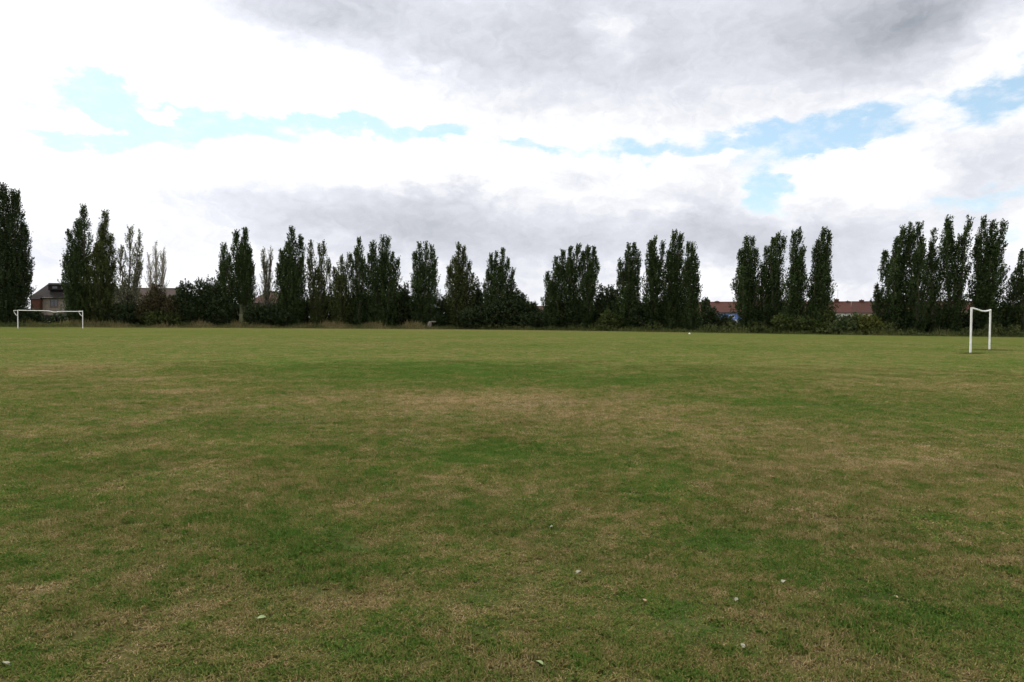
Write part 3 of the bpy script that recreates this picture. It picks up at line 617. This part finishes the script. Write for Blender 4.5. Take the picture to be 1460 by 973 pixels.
#REST
# ---------------------------------------------------------------- undergrowth, brambles, long grass
def along(rg, x0, x1, n, d0, d1):
    "n random spots in a belt d0..d1 m beyond the edge of the field, between photo columns x0 and x1"
    px_ = rg.uniform(x0, x1, n); Y = np.interp(px_, [a for a, b in FIELD_EDGE], [b for a, b in FIELD_EDGE]) + rg.uniform(d0, d1, n)
    X = np.array([at(a, 466, b).x for a, b in zip(px_, Y)]); return px_, X, Y
def undergrowth():
    rg = np.random.default_rng(5)
    TOP = [(-60, 440), (30, 442), (48, 452), (100, 452), (118, 438), (160, 436), (200, 440), (250, 444), (262, 426), (330, 428), (362, 434), (400, 432), (480, 426), (560, 424), (700, 426), (745, 432), (760, 442),
           (775, 444), (790, 434), (850, 430), (985, 434), (998, 452), (1030, 458), (1060, 456), (1074, 462), (1084, 438), (1143, 443), (1152, 450), (1190, 458), (1236, 456), (1262, 440), (1360, 442), (1372, 452), (1385, 446), (1400, 436), (1540, 432)]
    px_, X, Y = along(rg, -60, 1540, 15000, 7.0, 11.0)
    ytop = np.interp(px_, [a for a, b in TOP], [b for a, b in TOP]) + 5 * np.sin(px_ * .21) + 3 * np.sin(px_ * .53 + 1)
    zt = np.array([max(at(a, b, c).z, .35) for a, b, c in zip(px_, ytop, Y)])
    z = zt * rg.random(len(X)) ** .8
    C = np.stack([X, Y, np.maximum(z - .5, 0)], 1); D = rg.normal(0, .5, (len(X), 3)) + (0, 0, .8); D /= np.linalg.norm(D, axis=1, keepdims=True)
    V, r_ = spray_leaves(rg, C, D, 13, rg.uniform(.4, 1.0, len(X)), .34, .22); V[..., 2] = np.maximum(V[..., 2], .02)
    tag(leaf_mesh('undergrowth', V, r_, M['dark']), 'dark tangled undergrowth behind the poplar trunks', 'undergrowth', None, 'stuff')
    # brambles along the field edge: low humps
    px_, X, Y = along(rg, -60, 1540, 8200, 0.6, 6.5)
    hump = .55 + .40 * np.sin(px_ * .055 + 1.5 * np.sin(px_ * .021)) + .22 * np.sin(px_ * .17) ; hump = np.clip(hump, .06, 1.15)
    hump *= np.interp(px_, [0, 260, 600, 700, 800, 1050, 1540], [.35, .50, .45, .95, 1.0, .95, 1.15])
    dd = Y - np.interp(px_, [a for a, b in FIELD_EDGE], [b for a, b in FIELD_EDGE])
    z = 1.45 * hump * rg.random(len(X)) ** .6 * np.clip(.35 + dd * .3, 0, 1.15)
    C = np.stack([X, Y, z * .9], 1); D = rg.normal(0, .7, (len(X), 3)) + (0, 0, .6); D /= np.linalg.norm(D, axis=1, keepdims=True)
    V, r_ = spray_leaves(rg, C, D, 9, rg.uniform(.25, .5, len(X)), .22, .12); V[..., 2] = np.maximum(V[..., 2], .015)
    tag(leaf_mesh('brambles', V, r_, M['bramble']), 'low rambling brambles along the edge of the field', 'brambles', None, 'stuff')
    # long seeding grass, dry at the left
    px_, X, Y = along(rg, -60, 1540, 62000, -0.5, 5.0)
    dens = np.interp(px_, [0, 110, 240, 450, 620, 700, 1000, 1250, 1540], [.6, .9, .9, 1, .9, .25, .28, .28, .22]) * (.5 + .5 * np.sin(px_ * .09 + 2 * np.sin(px_ * .031)) + .25)
    k = rg.random(len(X)) < dens; px_, X, Y = px_[k], X[k], Y[k]; n = len(X)
    patch = .5 + .5 * np.sin(px_ * .075 + 2 * np.sin(px_ * .023) + Y * .3)
    h = rg.uniform(.4, 1.15, n) * (.5 + .7 * patch) * np.clip(.45 + (Y - np.interp(px_, [a for a, b in FIELD_EDGE], [b for a, b in FIELD_EDGE])) * .35, .25, 1.1)
    h *= np.interp(px_, [0, 600, 700, 1540], [.9, .9, .62, .7])
    h *= .55 + .75 * np.abs(np.sin(px_ * 1.31 + Y * 2.1) * np.sin(px_ * .47 - Y * 1.3)) + .35 * (rg.random(n) < .04)
    a = rg.uniform(0, 6.283, n); ln = rg.uniform(.05, .5, n) * h; w_ = rg.uniform(.012, .035, n)
    b = np.stack([X, Y, 0 * X], 1); tip = b + np.stack([np.cos(a) * ln + .12 * h, np.sin(a) * ln, h], 1); side = np.stack([w_, 0 * w_, 0 * w_], 1)
    V = np.stack([b - side, b + side, tip + side * .6, tip - side * .6], 1)
    tone = np.clip(rg.normal(.55, .18, n) + .25 * (patch - .5) - np.interp(px_, [0, 80, 200, 600, 720, 1540], [.45, .1, 0, 0, .38, .38]), 0, 1)
    tag(leaf_mesh('long_grass', V, tone, M['longgrass']), 'long dry and green grass along the edge of the field', 'long grass', None, 'stuff')
M['longgrass'] = foliage('long_grass', (0.045, 0.065, 0.018), (0.13, 0.115, 0.05), (0.30, 0.22, 0.12), .3, .1)
undergrowth()

# ---------------------------------------------------------------- goals
M['white'] = simple('worn_white_paint', (0.82, 0.82, 0.80), .45, .05, 2.2, .05, (0.68, 0.68, 0.65))
M['concrete'] = simple('concrete', (0.36, 0.34, 0.30), .9, .1, 6, .4)
def goal(pa, pb, label, bar, stays, r=.062):
    root = empty('goal', pa); tag(root, label, 'football goal', 'white football goals on the field')
    d = pb - pa; d.z = 0
    for q in (Vector((0, 0, 0)), d):
        mb = MB(); mb.tube([q + Vector((0, 0, -.3)), q + Vector((0, 0, .02)), q + Vector((0, 0, 2.44 + r * .9))], r, 14)
        mb.build('post', M['white'], root, smooth=False)
        mb = MB(); mb.tube([q + Vector((0, 0, -.05)), q + Vector((0, 0, .035))], [r * 1.9, r * 1.7], 12); mb.build('ground_socket', M['concrete'], root)
    pts = [d * t + Vector((0, 0, 2.44 + z)) for t, z in bar]
    fine = []
    for i in range(len(pts) - 1):
        for k in range(4):
            t = k / 4; p0, p1, p2, p3 = pts[max(i - 1, 0)], pts[i], pts[i + 1], pts[min(i + 2, len(pts) - 1)]
            fine.append(.5 * ((2 * p1) + (p2 - p0) * t + (2 * p0 - 5 * p1 + 4 * p2 - p3) * t * t + (3 * p1 - p0 - 3 * p2 + p3) * t ** 3))
    fine.append(pts[-1]); mb = MB(); mb.tube(fine, r * .92, 12); mb.build('crossbar', M['white'], root, smooth=True)
    if stays:
        back = Vector((-d.y, d.x, 0)).normalized() * .35 - d.normalized() * .50
        for q in (Vector((0, 0, 0)), d):
            c = [q + Vector((0, 0, 2.40)), q + back * 1.0 + Vector((0, 0, 2.40)), q + back * .82 + Vector((0, 0, 2.12)), q + back * .5 + Vector((0, 0, 1.86)), q + Vector((0, 0, 1.66))]
            mb = MB(); mb.tube(c, .035, 8); mb.build('net_stay', M['white'], root, smooth=True)
    return root
def gpt(x, Y): p = at(x, 466, Y); return Vector((p.x, Y, float(gz(p.x, Y))))
goal(gpt(25.5, 99), gpt(118, 102.5), 'distant white goal with a dented crossbar and curved stays, in front of the dark-roofed house', [(0, .0), (.2, -.02), (.42, -.03), (.5, -.10), (.56, -.20), (.63, -.12), (.72, -.09), (.88, -.09), (1, -.05)], True, .052)
goal(gpt(1384.5, 39.4), gpt(1411.5, 44.6), 'nearer white goal with bowed crossbar, seen almost end-on at the right', [(0, .0), (.12, -.01), (.3, -.05), (.5, -.10), (.7, -.10), (.88, -.05), (1, -.02)], False, .05)
def tuft(x, Y, n, spread, hh, label):
    rg = np.random.default_rng(int(x)); p = gpt(x, Y); X = p.x + rg.normal(0, spread, n); Yy = Y + rg.normal(0, spread * .5, n)
    h = rg.uniform(.4, 1, n) * hh; b = np.stack([X, Yy, gz(X, Yy)], 1); w_ = rg.uniform(.004, .009, n); a = rg.uniform(0, 6.283, n)
    tip = b + np.stack([np.cos(a) * h * .4, np.sin(a) * h * .4, h], 1); side = np.stack([w_, 0 * w_, 0 * w_], 1)
    V = np.stack([b - side, b + side, tip], 1)
    tag(leaf_mesh('grass_tuft', V, np.clip(rg.normal(.3, .12, n), 0, 1), M['longgrass']), label, 'grass', None, 'stuff')
tuft(1385, 39.4, 500, .33, .12, 'dark longer grass round the near post of the right goal')
tuft(1411, 44.6, 800, .8, .12, 'dark longer grass round the far post of the right goal')

# ---------------------------------------------------------------- houses
def tiles(name, c):
    m, t, b = new_mat(name); tcn = t.new('ShaderNodeTexCoord'); br = t.new('ShaderNodeTexBrick')
    t.l.new(t.mapping(tcn.outputs['Object'], rot=(R(90), 0, 0)), br.inputs['Vector'])
    br.inputs['Scale'].default_value = 1.0; br.inputs['Brick Width'].default_value = .3; br.inputs['Row Height'].default_value = .14; br.inputs['Mortar Size'].default_value = .012
    br.inputs['Color1'].default_value = tuple(c) + (1,); br.inputs['Color2'].default_value = tuple(x * .72 for x in c) + (1,); br.inputs['Mortar'].default_value = tuple(x * .35 for x in c) + (1,)
    n = t.noise(tcn.outputs['Object'], .7, 5, .6)
    t.l.new(t.mix(t.maprange(n, .35, .7, 0, .6), br.outputs[0], tuple(x * .6 + .01 for x in c)), b.inputs['Base Color']); b.inputs['Roughness'].default_value = .85; b.inputs['Specular IOR Level'].default_value = .15
    return m
M['roof_red'] = tiles('red_roof_tiles', (0.098, 0.041, 0.031)); M['roof_red_dark'] = tiles('dark_red_roof_tiles', (0.080, 0.036, 0.028)); M['roof_brown'] = tiles('brown_roof_tiles', (0.065, 0.042, 0.034)); M['roof_dark'] = tiles('dark_roof_tiles', (0.016, 0.012, 0.012))
M['brick'] = tiles('red_brick', (0.105, 0.042, 0.03))
M['cream'] = simple('cream_render', (0.46, 0.39, 0.32), .9, .08, .8); M['whitewall'] = simple('white_render', (0.66, 0.66, 0.64), .9, .06, .8); M['beige'] = simple('beige_pebbledash', (0.20, 0.17, 0.145), .95, .12, 2)
M['blue'] = simple('blue_render', (0.13, 0.20, 0.50), .85, .06, 1); M['pink'] = simple('pinkish_render', (0.50, 0.38, 0.33), .9, .06, .8)
M['frame'] = simple('window_frame_white', (0.75, 0.75, 0.74), .4, .03, 1); M['frame_dark'] = simple('window_frame_maroon', (0.06, 0.02, 0.02), .5, .03, 1)
M['glass'] = simple('window_glass', (0.03, 0.035, 0.04), .06, .05, .5, spec=.6); M['gutter'] = simple('black_gutter', (0.02, 0.02, 0.022), .5, .05, 2)
M['pot'] = simple('clay_chimney_pot', (0.30, 0.13, 0.08), .85, .1, 4); M['fence'] = simple('weathered_fence_boards', (0.070, 0.062, 0.060), .9, .2, 5, .3); M['metal'] = simple('dull_metal', (0.25, 0.25, 0.26), .5, .05, 3)
def house(label, x0, x1, Y0, Y1, ze, zr, wall, roof, hipl=0, hipr=0, windows=(), chimneys=(), name='terraced_house', cat='house', group=None, depth=8.0, door=None, frame='frame', dormer=None, wing=None):
    A = at(x0, 460, Y0); B = at(x1, 460, Y1); A.z = B.z = 0; d = B - A; W = d.length; rz = math.atan2(d.y, d.x)
    root = empty(name, A, rz); tag(root, label, cat, group)
    u = lambda x: W * (x - x0) / (x1 - x0)
    mb = MB(); mb.box((0, 0, -.2), (W, depth, ze)); 
    if not hipl: mb.quad((0, 0, ze), (0, depth / 2, zr - .14), (0, depth, ze))
    if not hipr: mb.quad((W, 0, ze), (W, depth, ze), (W, depth / 2, zr - .14))
    mb.build('wall', M[wall], root)
    if wing:
        a, b, z = wing; mb = MB(); mb.box((u(a), -.9, -.2), (u(b), -.003, z)); mb.build('brick_wing', M['brick'], root)
        mb = MB(); mb.quad((u(a) - .15, -1.1, z), (u(b) + .1, -1.1, z), (u(b) + .1, -.02, z + .9), (u(a) - .15, -.02, z + .9)); mb.quad((u(a) - .15, -1.1, z + .003), (u(a) - .15, -.02, z + .9), (u(a) - .15, -.02, z + .003)); mb.build('wing_roof', M[roof], root)
    o = .35; e = ze - .14; mb = MB(); h0, h1 = hipl, W - hipr; l0 = -o if hipl else -.01; l1 = W + o if hipr else W + .01
    f0, f1, b0, b1 = (l0, -o, e), (l1, -o, e), (l0, depth + o, e), (l1, depth + o, e); r0, r1 = (h0 if hipl else l0, depth / 2, zr), (h1 if hipr else l1, depth / 2, zr)
    up = lambda p, t=.16: (p[0], p[1], p[2] + t)
    mb.quad(up(f0), up(f1), up(r1), up(r0)); mb.quad(up(b1), up(b0), up(r0), up(r1)); mb.quad(f1, f0, up(f0), up(f1)); mb.quad(b0, b1, up(b1), up(b0))
    mb.quad(up(b0), up(f0), up(r0)); mb.quad(up(f1), up(b1), up(r1)); mb.quad(f0, f1, b1, b0); mb.quad(f0, b0, up(b0), up(f0)); mb.quad(b1, f1, up(f1), up(b1))
    rf = mb.build('roof', M[roof], root)
    mb = MB(); mb.tube([(l0, -o - .07, e + .06), (l1, -o - .07, e + .06)], .07, 8); mb.build('gutter', M['gutter'], root)
    mb = MB(); mb.tube([(r0[0], depth / 2, zr + .17), (r1[0], depth / 2, zr + .17)], .10, 8); mb.build('ridge', M[roof], rf)
    for cx, zt, cw in chimneys:
        c = u(cx); mb = MB(); mb.box((c - cw / 2, depth / 2 - .4, zr - .5), (c + cw / 2, depth / 2 + .4, zt - .35)); mb.box((c - cw / 2 - .06, depth / 2 - .46, zt - .35), (c + cw / 2 + .06, depth / 2 + .46, zt - .22))
        mb.build('chimney', M['brick'], rf)
        mb = MB(); mb.tube([(c, depth / 2, zt - .24), (c, depth / 2, zt)], [.13, .11], 8); mb.build('chimney_pot', M['pot'], rf)
    for wx, zb, ww, wh in windows:
        c = u(wx) if wx > 2 * 0 else 0; f = .07; mb = MB(); y0, y1 = -.05, .02
        mb.box((c - ww/2, y0, zb), (c - ww/2 + f, y1, zb + wh)); mb.box((c + ww/2 - f, y0, zb), (c + ww/2, y1, zb + wh)); mb.box((c - ww/2 + f, y0, zb), (c + ww/2 - f, y1, zb + f)); mb.box((c - ww/2 + f, y0, zb + wh - f), (c + ww/2 - f, y1, zb + wh))
        mb.box((c - f/2, y0 + .004, zb + f), (c + f/2, y1, zb + wh - f)); mb.box((c - ww/2 + f, y0 + .008, zb + wh * .68), (c - f/2, y1, zb + wh * .68 + f * .8))
        wo_ = mb.build('window', M[frame], root)
        mb = MB(); mb.box((c - ww/2 + f, -.018, zb + f), (c + ww/2 - f, -.006, zb + wh - f)); mb.build('pane', M['glass'], wo_)
        mb = MB(); mb.box((c - ww/2 - .08, -.14, zb - .08), (c + ww/2 + .08, -.003, zb - .003)); mb.build('sill', M[frame if frame == 'frame' else 'beige'], wo_)
    if door is not None:
        c = u(door); mb = MB(); mb.box((c - .45, -.04, 0), (c + .45, -.004, 2.05)); dr = mb.build('door', M['frame'], root); mb = MB(); mb.box((c + .3, -.09, 1.0), (c + .36, -.042, 1.14)); mb.build('handle', M['metal'], dr)
    if dormer:
        a, b, z0, z1 = dormer; fy = depth / 2 * .30; mb = MB(); mb.box((u(a), fy, z0), (u(b), depth / 2 + .5, z1)); dm = mb.build('dormer', M['roof_dark'], root)
        mb = MB(); mb.box((u(a) - .15, fy - .15, z1 + .003), (u(b) + .15, depth / 2 + .6, z1 + .12)); mb.build('dormer_roof', M['gutter'], dm)
        for q in (.3, .7):
            c = u(a) + (u(b) - u(a)) * q; mb = MB(); mb.box((c - .5, fy - .03, z0 + .35), (c + .5, fy - .003, z1 - .25)); mb.build('pane', M['glass'], dm)
    return root
def zat(x, y, Y): return at(x, y, Y).z
Y = 150
house('two-storey house with dark roof, flat dormer and brick wing, behind the left goal', 46, 150, Y, Y, zat(80, 424.5, Y), zat(80, 404.5, Y), 'beige', 'roof_dark', .9, 0, [(77.5, zat(77, 437.5, Y), 1.6, 1.5), (100, zat(77, 437.5, Y), 1.5, 1.5), (125, zat(77, 437.5, Y), 1.5, 1.5), (90, 1.0, 1.6, 1.3)],
      [], name='house', group='houses beyond the poplars', frame='frame_dark', dormer=(64, 96, zat(80, 414, Y), zat(80, 406.5, Y)), wing=(48, 61, zat(55, 427, Y)))
house('cream house with brown roof and one red brick chimney, behind thinly leaved poplars', 170, 262, Y, Y, zat(210, 428.5, Y), zat(210, 411.5, Y), 'cream', 'roof_brown', 0, 2.5, [(244, zat(244, 439.5, Y), 1.3, 1.3), (215, zat(244, 439, Y), 1.4, 1.2), (232, zat(244, 439, Y), 1.0, 1.2), (190, zat(244, 439, Y), 1.4, 1.2)],
      [(204, zat(204, 401.5, Y), .95)], name='house', group='houses beyond the poplars')
house('house with hipped dark red roof showing under the thin sparse poplar', 356, 402, Y, Y, zat(380, 432, Y), zat(380, 416.5, Y), 'beige', 'roof_red_dark', 2.2, 2.2, [(370, 2.8, 1.3, 1.2), (388, 2.8, 1.3, 1.2)], [], name='house', group='houses beyond the poplars')
Y = 175
house('house of which only a sliver of red roof shows in the wide gap', 738, 792, Y, Y, zat(765, 446, Y), zat(765, 437.5, Y), 'beige', 'roof_red_dark', 0, 0, [(750, 1.1, 1.3, 1.2), (775, 1.1, 1.3, 1.2)], [], name='house', group='houses beyond the poplars')
def rowY(x): return float(np.interp(x, [985, 1400], [230, 198]))
TB = [(985, 1023, 'pink', 'roof_red', 'pinkish cream terraced house at the left end of the red-roofed row', [(994, 1.0, 1.4, 1.2), (1012, 1.0, 1.4, 1.2)], [(1020, 8.1, 1.2)], 1004),
 (1023, 1057, 'blue', 'roof_red', 'bright blue terraced house with a white window', [(1043.5, 2.7, 1.5, .9), (1031, 1.0, 1.4, 1.1)], [], 1050),
 (1057, 1095, 'whitewall', 'roof_red', 'white terraced house right beside the blue one, hidden by poplars', [(1066, 1.0, 1.4, 1.2), (1086, 1.0, 1.4, 1.2)], [], 1077),
 (1095, 1135, 'beige', 'roof_red_dark', 'beige terraced house behind the poplar with a hooked tip', [(1105, 1.0, 1.4, 1.2), (1124, 1.0, 1.4, 1.2)], [], 1115),
 (1135, 1172, 'cream', 'roof_red', 'cream terraced house left behind the single ivy-skirted poplar', [(1144, 1.0, 1.4, 1.2), (1164, 1.0, 1.4, 1.2)], [(1158, 8.2, 1.0)], 1154),
 (1172, 1213, 'whitewall', 'roof_red', 'white terraced house with a broad chimney and thin aerial', [(1190, 2.4, 1.5, 1.1), (1204, 2.4, 1.2, 1.1)], [(1192, 8.6, 1.3), (1208, 8.0, .9)], 1182),
 (1213, 1255, 'cream', 'roof_red_dark', 'cream terraced house behind the yellow-green bush', [(1225, 2.4, 1.4, 1.1), (1243, 2.4, 1.4, 1.1)], [(1228, 8.3, 1.3)], 1234),
 (1255, 1300, 'beige', 'roof_red', 'beige terraced house behind the broad windswept poplar', [(1268, 1.0, 1.4, 1.2), (1290, 1.0, 1.4, 1.2)], [], 1280),
 (1300, 1345, 'pink', 'roof_red_dark', 'pinkish terraced house behind the slim pencil-thin poplar', [(1312, 1.0, 1.4, 1.2), (1335, 1.0, 1.4, 1.2)], [], 1324),
 (1345, 1400, 'whitewall', 'roof_red', 'white terraced house at the right end of the row, behind the right goal', [(1358, 1.0, 1.4, 1.2), (1385, 1.0, 1.4, 1.2)], [], 1372)]
for a, b, wl, rf, lab, wins, ch, dr in TB:
    house(lab, a, b, rowY(a), rowY(b), 4.35, 7.45, wl, rf, 0, 0, wins, ch, group='terraced houses with red roofs in one row', door=dr)
p = at(1195, 460, rowY(1195) + 3); aer = empty('television_aerial', (p.x, p.y + .6, 7.2)); tag(aer, 'thin television aerial rising above the red roof right of the single poplar', 'aerial')
mb = MB(); mb.tube([(0, 0, 0), (0, 0, 4.0)], .035, 6); mb.build('mast', M['metal'], aer)
mb = MB(); mb.tube([(-.6, 0, 3.8), (.6, 0, 3.8)], .02, 5)
for q in range(7): mb.tube([(-.55 + q * .18, -.25, 3.8), (-.55 + q * .18, .25, 3.8)], .012, 4)
mb.build('antenna', M['metal'], aer)

# ---------------------------------------------------------------- fence behind the left goal
A = at(34, 460, 126); B = at(150, 460, 126); A.z = B.z = 0
fr = empty('wooden_fence', A); tag(fr, 'weathered dark board fence in the shade behind the left goal', 'fence')
n = 7; W = (B - A).length / n
for i in range(n + 1):
    mb = MB(); mb.box((i * W - .05, -.06, -.2), (i * W + .05, .06, 2.0)); mb.build('post', M['fence'], fr)
rr = random.Random(4)
for i in range(n):
    mb = MB()
    for k in range(14):
        x = i * W + .055 + k * (W - .11) / 14; mb.box((x, -.02 + .006 * (k % 2), .03), (x + (W - .11) / 14 - .006, .0, 1.85 + rr.uniform(-.02, .02)))
    mb.build('panel', M['fence'], fr)

# ---------------------------------------------------------------- stump, ball, litter
M['stump'] = simple('bleached_wood', (0.20, 0.175, 0.15), .9, .15, 5, .6)
Yd = edge_depth(613) + 2.0; p = at(612.5, 460, Yd); p.z = 0
st_ = empty('tree_stump', p); tag(st_, 'pale bleached stump with one broken limb reaching right under dark trees', 'tree stump')
mb = MB(); mb.tube([(0, 0, -.1), (-.04, 0, .15), (-.02, 0, .6), (.05, .02, 1.0), (.12, 0, 1.22)], [.52, .42, .36, .33, .22], 9); mb.build('trunk', M['stump'], st_)
mb = MB(); mb.tube([(.1, 0, 1.12), (.45, -.05, 1.22), (.85, -.08, 1.18), (1.12, -.06, 1.20)], [.15, .11, .10, .07], 7); mb.build('limb', M['stump'], st_)
p = on_ground(983, 477.5)
import bmesh
bm = bmesh.new(); bmesh.ops.create_icosphere(bm, subdivisions=3, radius=.11); me = bpy.data.meshes.new('football'); bm.to_mesh(me); bm.free(); me.shade_smooth(); me.materials.append(M['white'])
bl = bpy.data.objects.new('football', me); col.objects.link(bl); bl.location = (p.x, p.y, .11); tag(bl, 'small white ball lying far out on the grass', 'ball')
M['leaf_white'] = simple('bleached_leaf', (0.21, 0.21, 0.15), .7, .1, 30, c2=(0.18, 0.17, 0.12)); M['leaf_tan'] = simple('tan_leaf', (0.28, 0.19, 0.10), .7, .15, 30); M['leaf_green'] = simple('pale_green_leaf', (0.19, 0.25, 0.10), .6, .1, 30)
def fallen_leaf(x, y, size, mat, label, seed):
    rg = random.Random(seed); p = on_ground(x, y); mb = MB(); a = rg.uniform(0, 3.14)
    rows = []
    for i in range(8):
        t = i / 7; w_ = size * .30 * math.sin(math.pi * min(.97, t * .9 + .06)) ** .8; z = size * (.10 * math.sin(t * 3.1) + .08 * t)
        rows.append(((t - .5) * size, w_, z))
    for (x0, w0, z0), (x1, w1, z1) in zip(rows, rows[1:]):
        mb.quad((x0, 0, z0), (x1, 0, z1), (x1, w1, z1 + w1 * .3), (x0, w0, z0 + w0 * .3)); mb.quad((x0, -w0, z0 + w0 * .25), (x1, -w1, z1 + w1 * .25), (x1, 0, z1), (x0, 0, z0))
    mb.tube([(-.5 * size, 0, .0), (-.78 * size, .01, .008)], .0018, 4)
    o = mb.build('fallen_leaf', M[mat]); o.location = (p.x, p.y, float(gz(p.x, p.y)) + .016); o.rotation_euler = (rg.uniform(-.15, .25), rg.uniform(-.15, .15), a)
    tag(o, label, 'leaf', 'fallen leaves on the near grass'); return o
for i, (x, y, sz, mt, lab) in enumerate([
    (331, 827, .035, 'leaf_white', 'small bleached leaf on the near grass, left of the middle'), (373, 885, .075, 'leaf_green', 'pale green fallen leaf on the near left grass'), (8, 953, .08, 'leaf_white', 'pale leaf in the bottom left corner of the grass'),
    (787, 754, .06, 'leaf_white', 'tiny bleached leaf farthest out, straight ahead in the grass'), (825, 815, .09, 'leaf_white', 'largest bleached leaf on the grass, just right of the middle'), (918, 857, .07, 'leaf_tan', 'tan curled leaf on the near grass right of the middle'),
    (769, 946, .08, 'leaf_green', 'pale green leaf at the bottom middle of the grass'), (1117, 830, .075, 'leaf_white', 'bleached leaf beside the diagonal green strip of grass'), (1050, 856, .06, 'leaf_white', 'bleached leaf left below the diagonal green strip of grass'),
    (1059, 925, .06, 'leaf_white', 'bleached leaf nearest the bottom edge, right of the middle'), (1277, 852, .06, 'leaf_tan', 'tan leaf on the grass near the right, beyond the green strip')]):
    fallen_leaf(x, y, sz * .62, mt, lab, i)
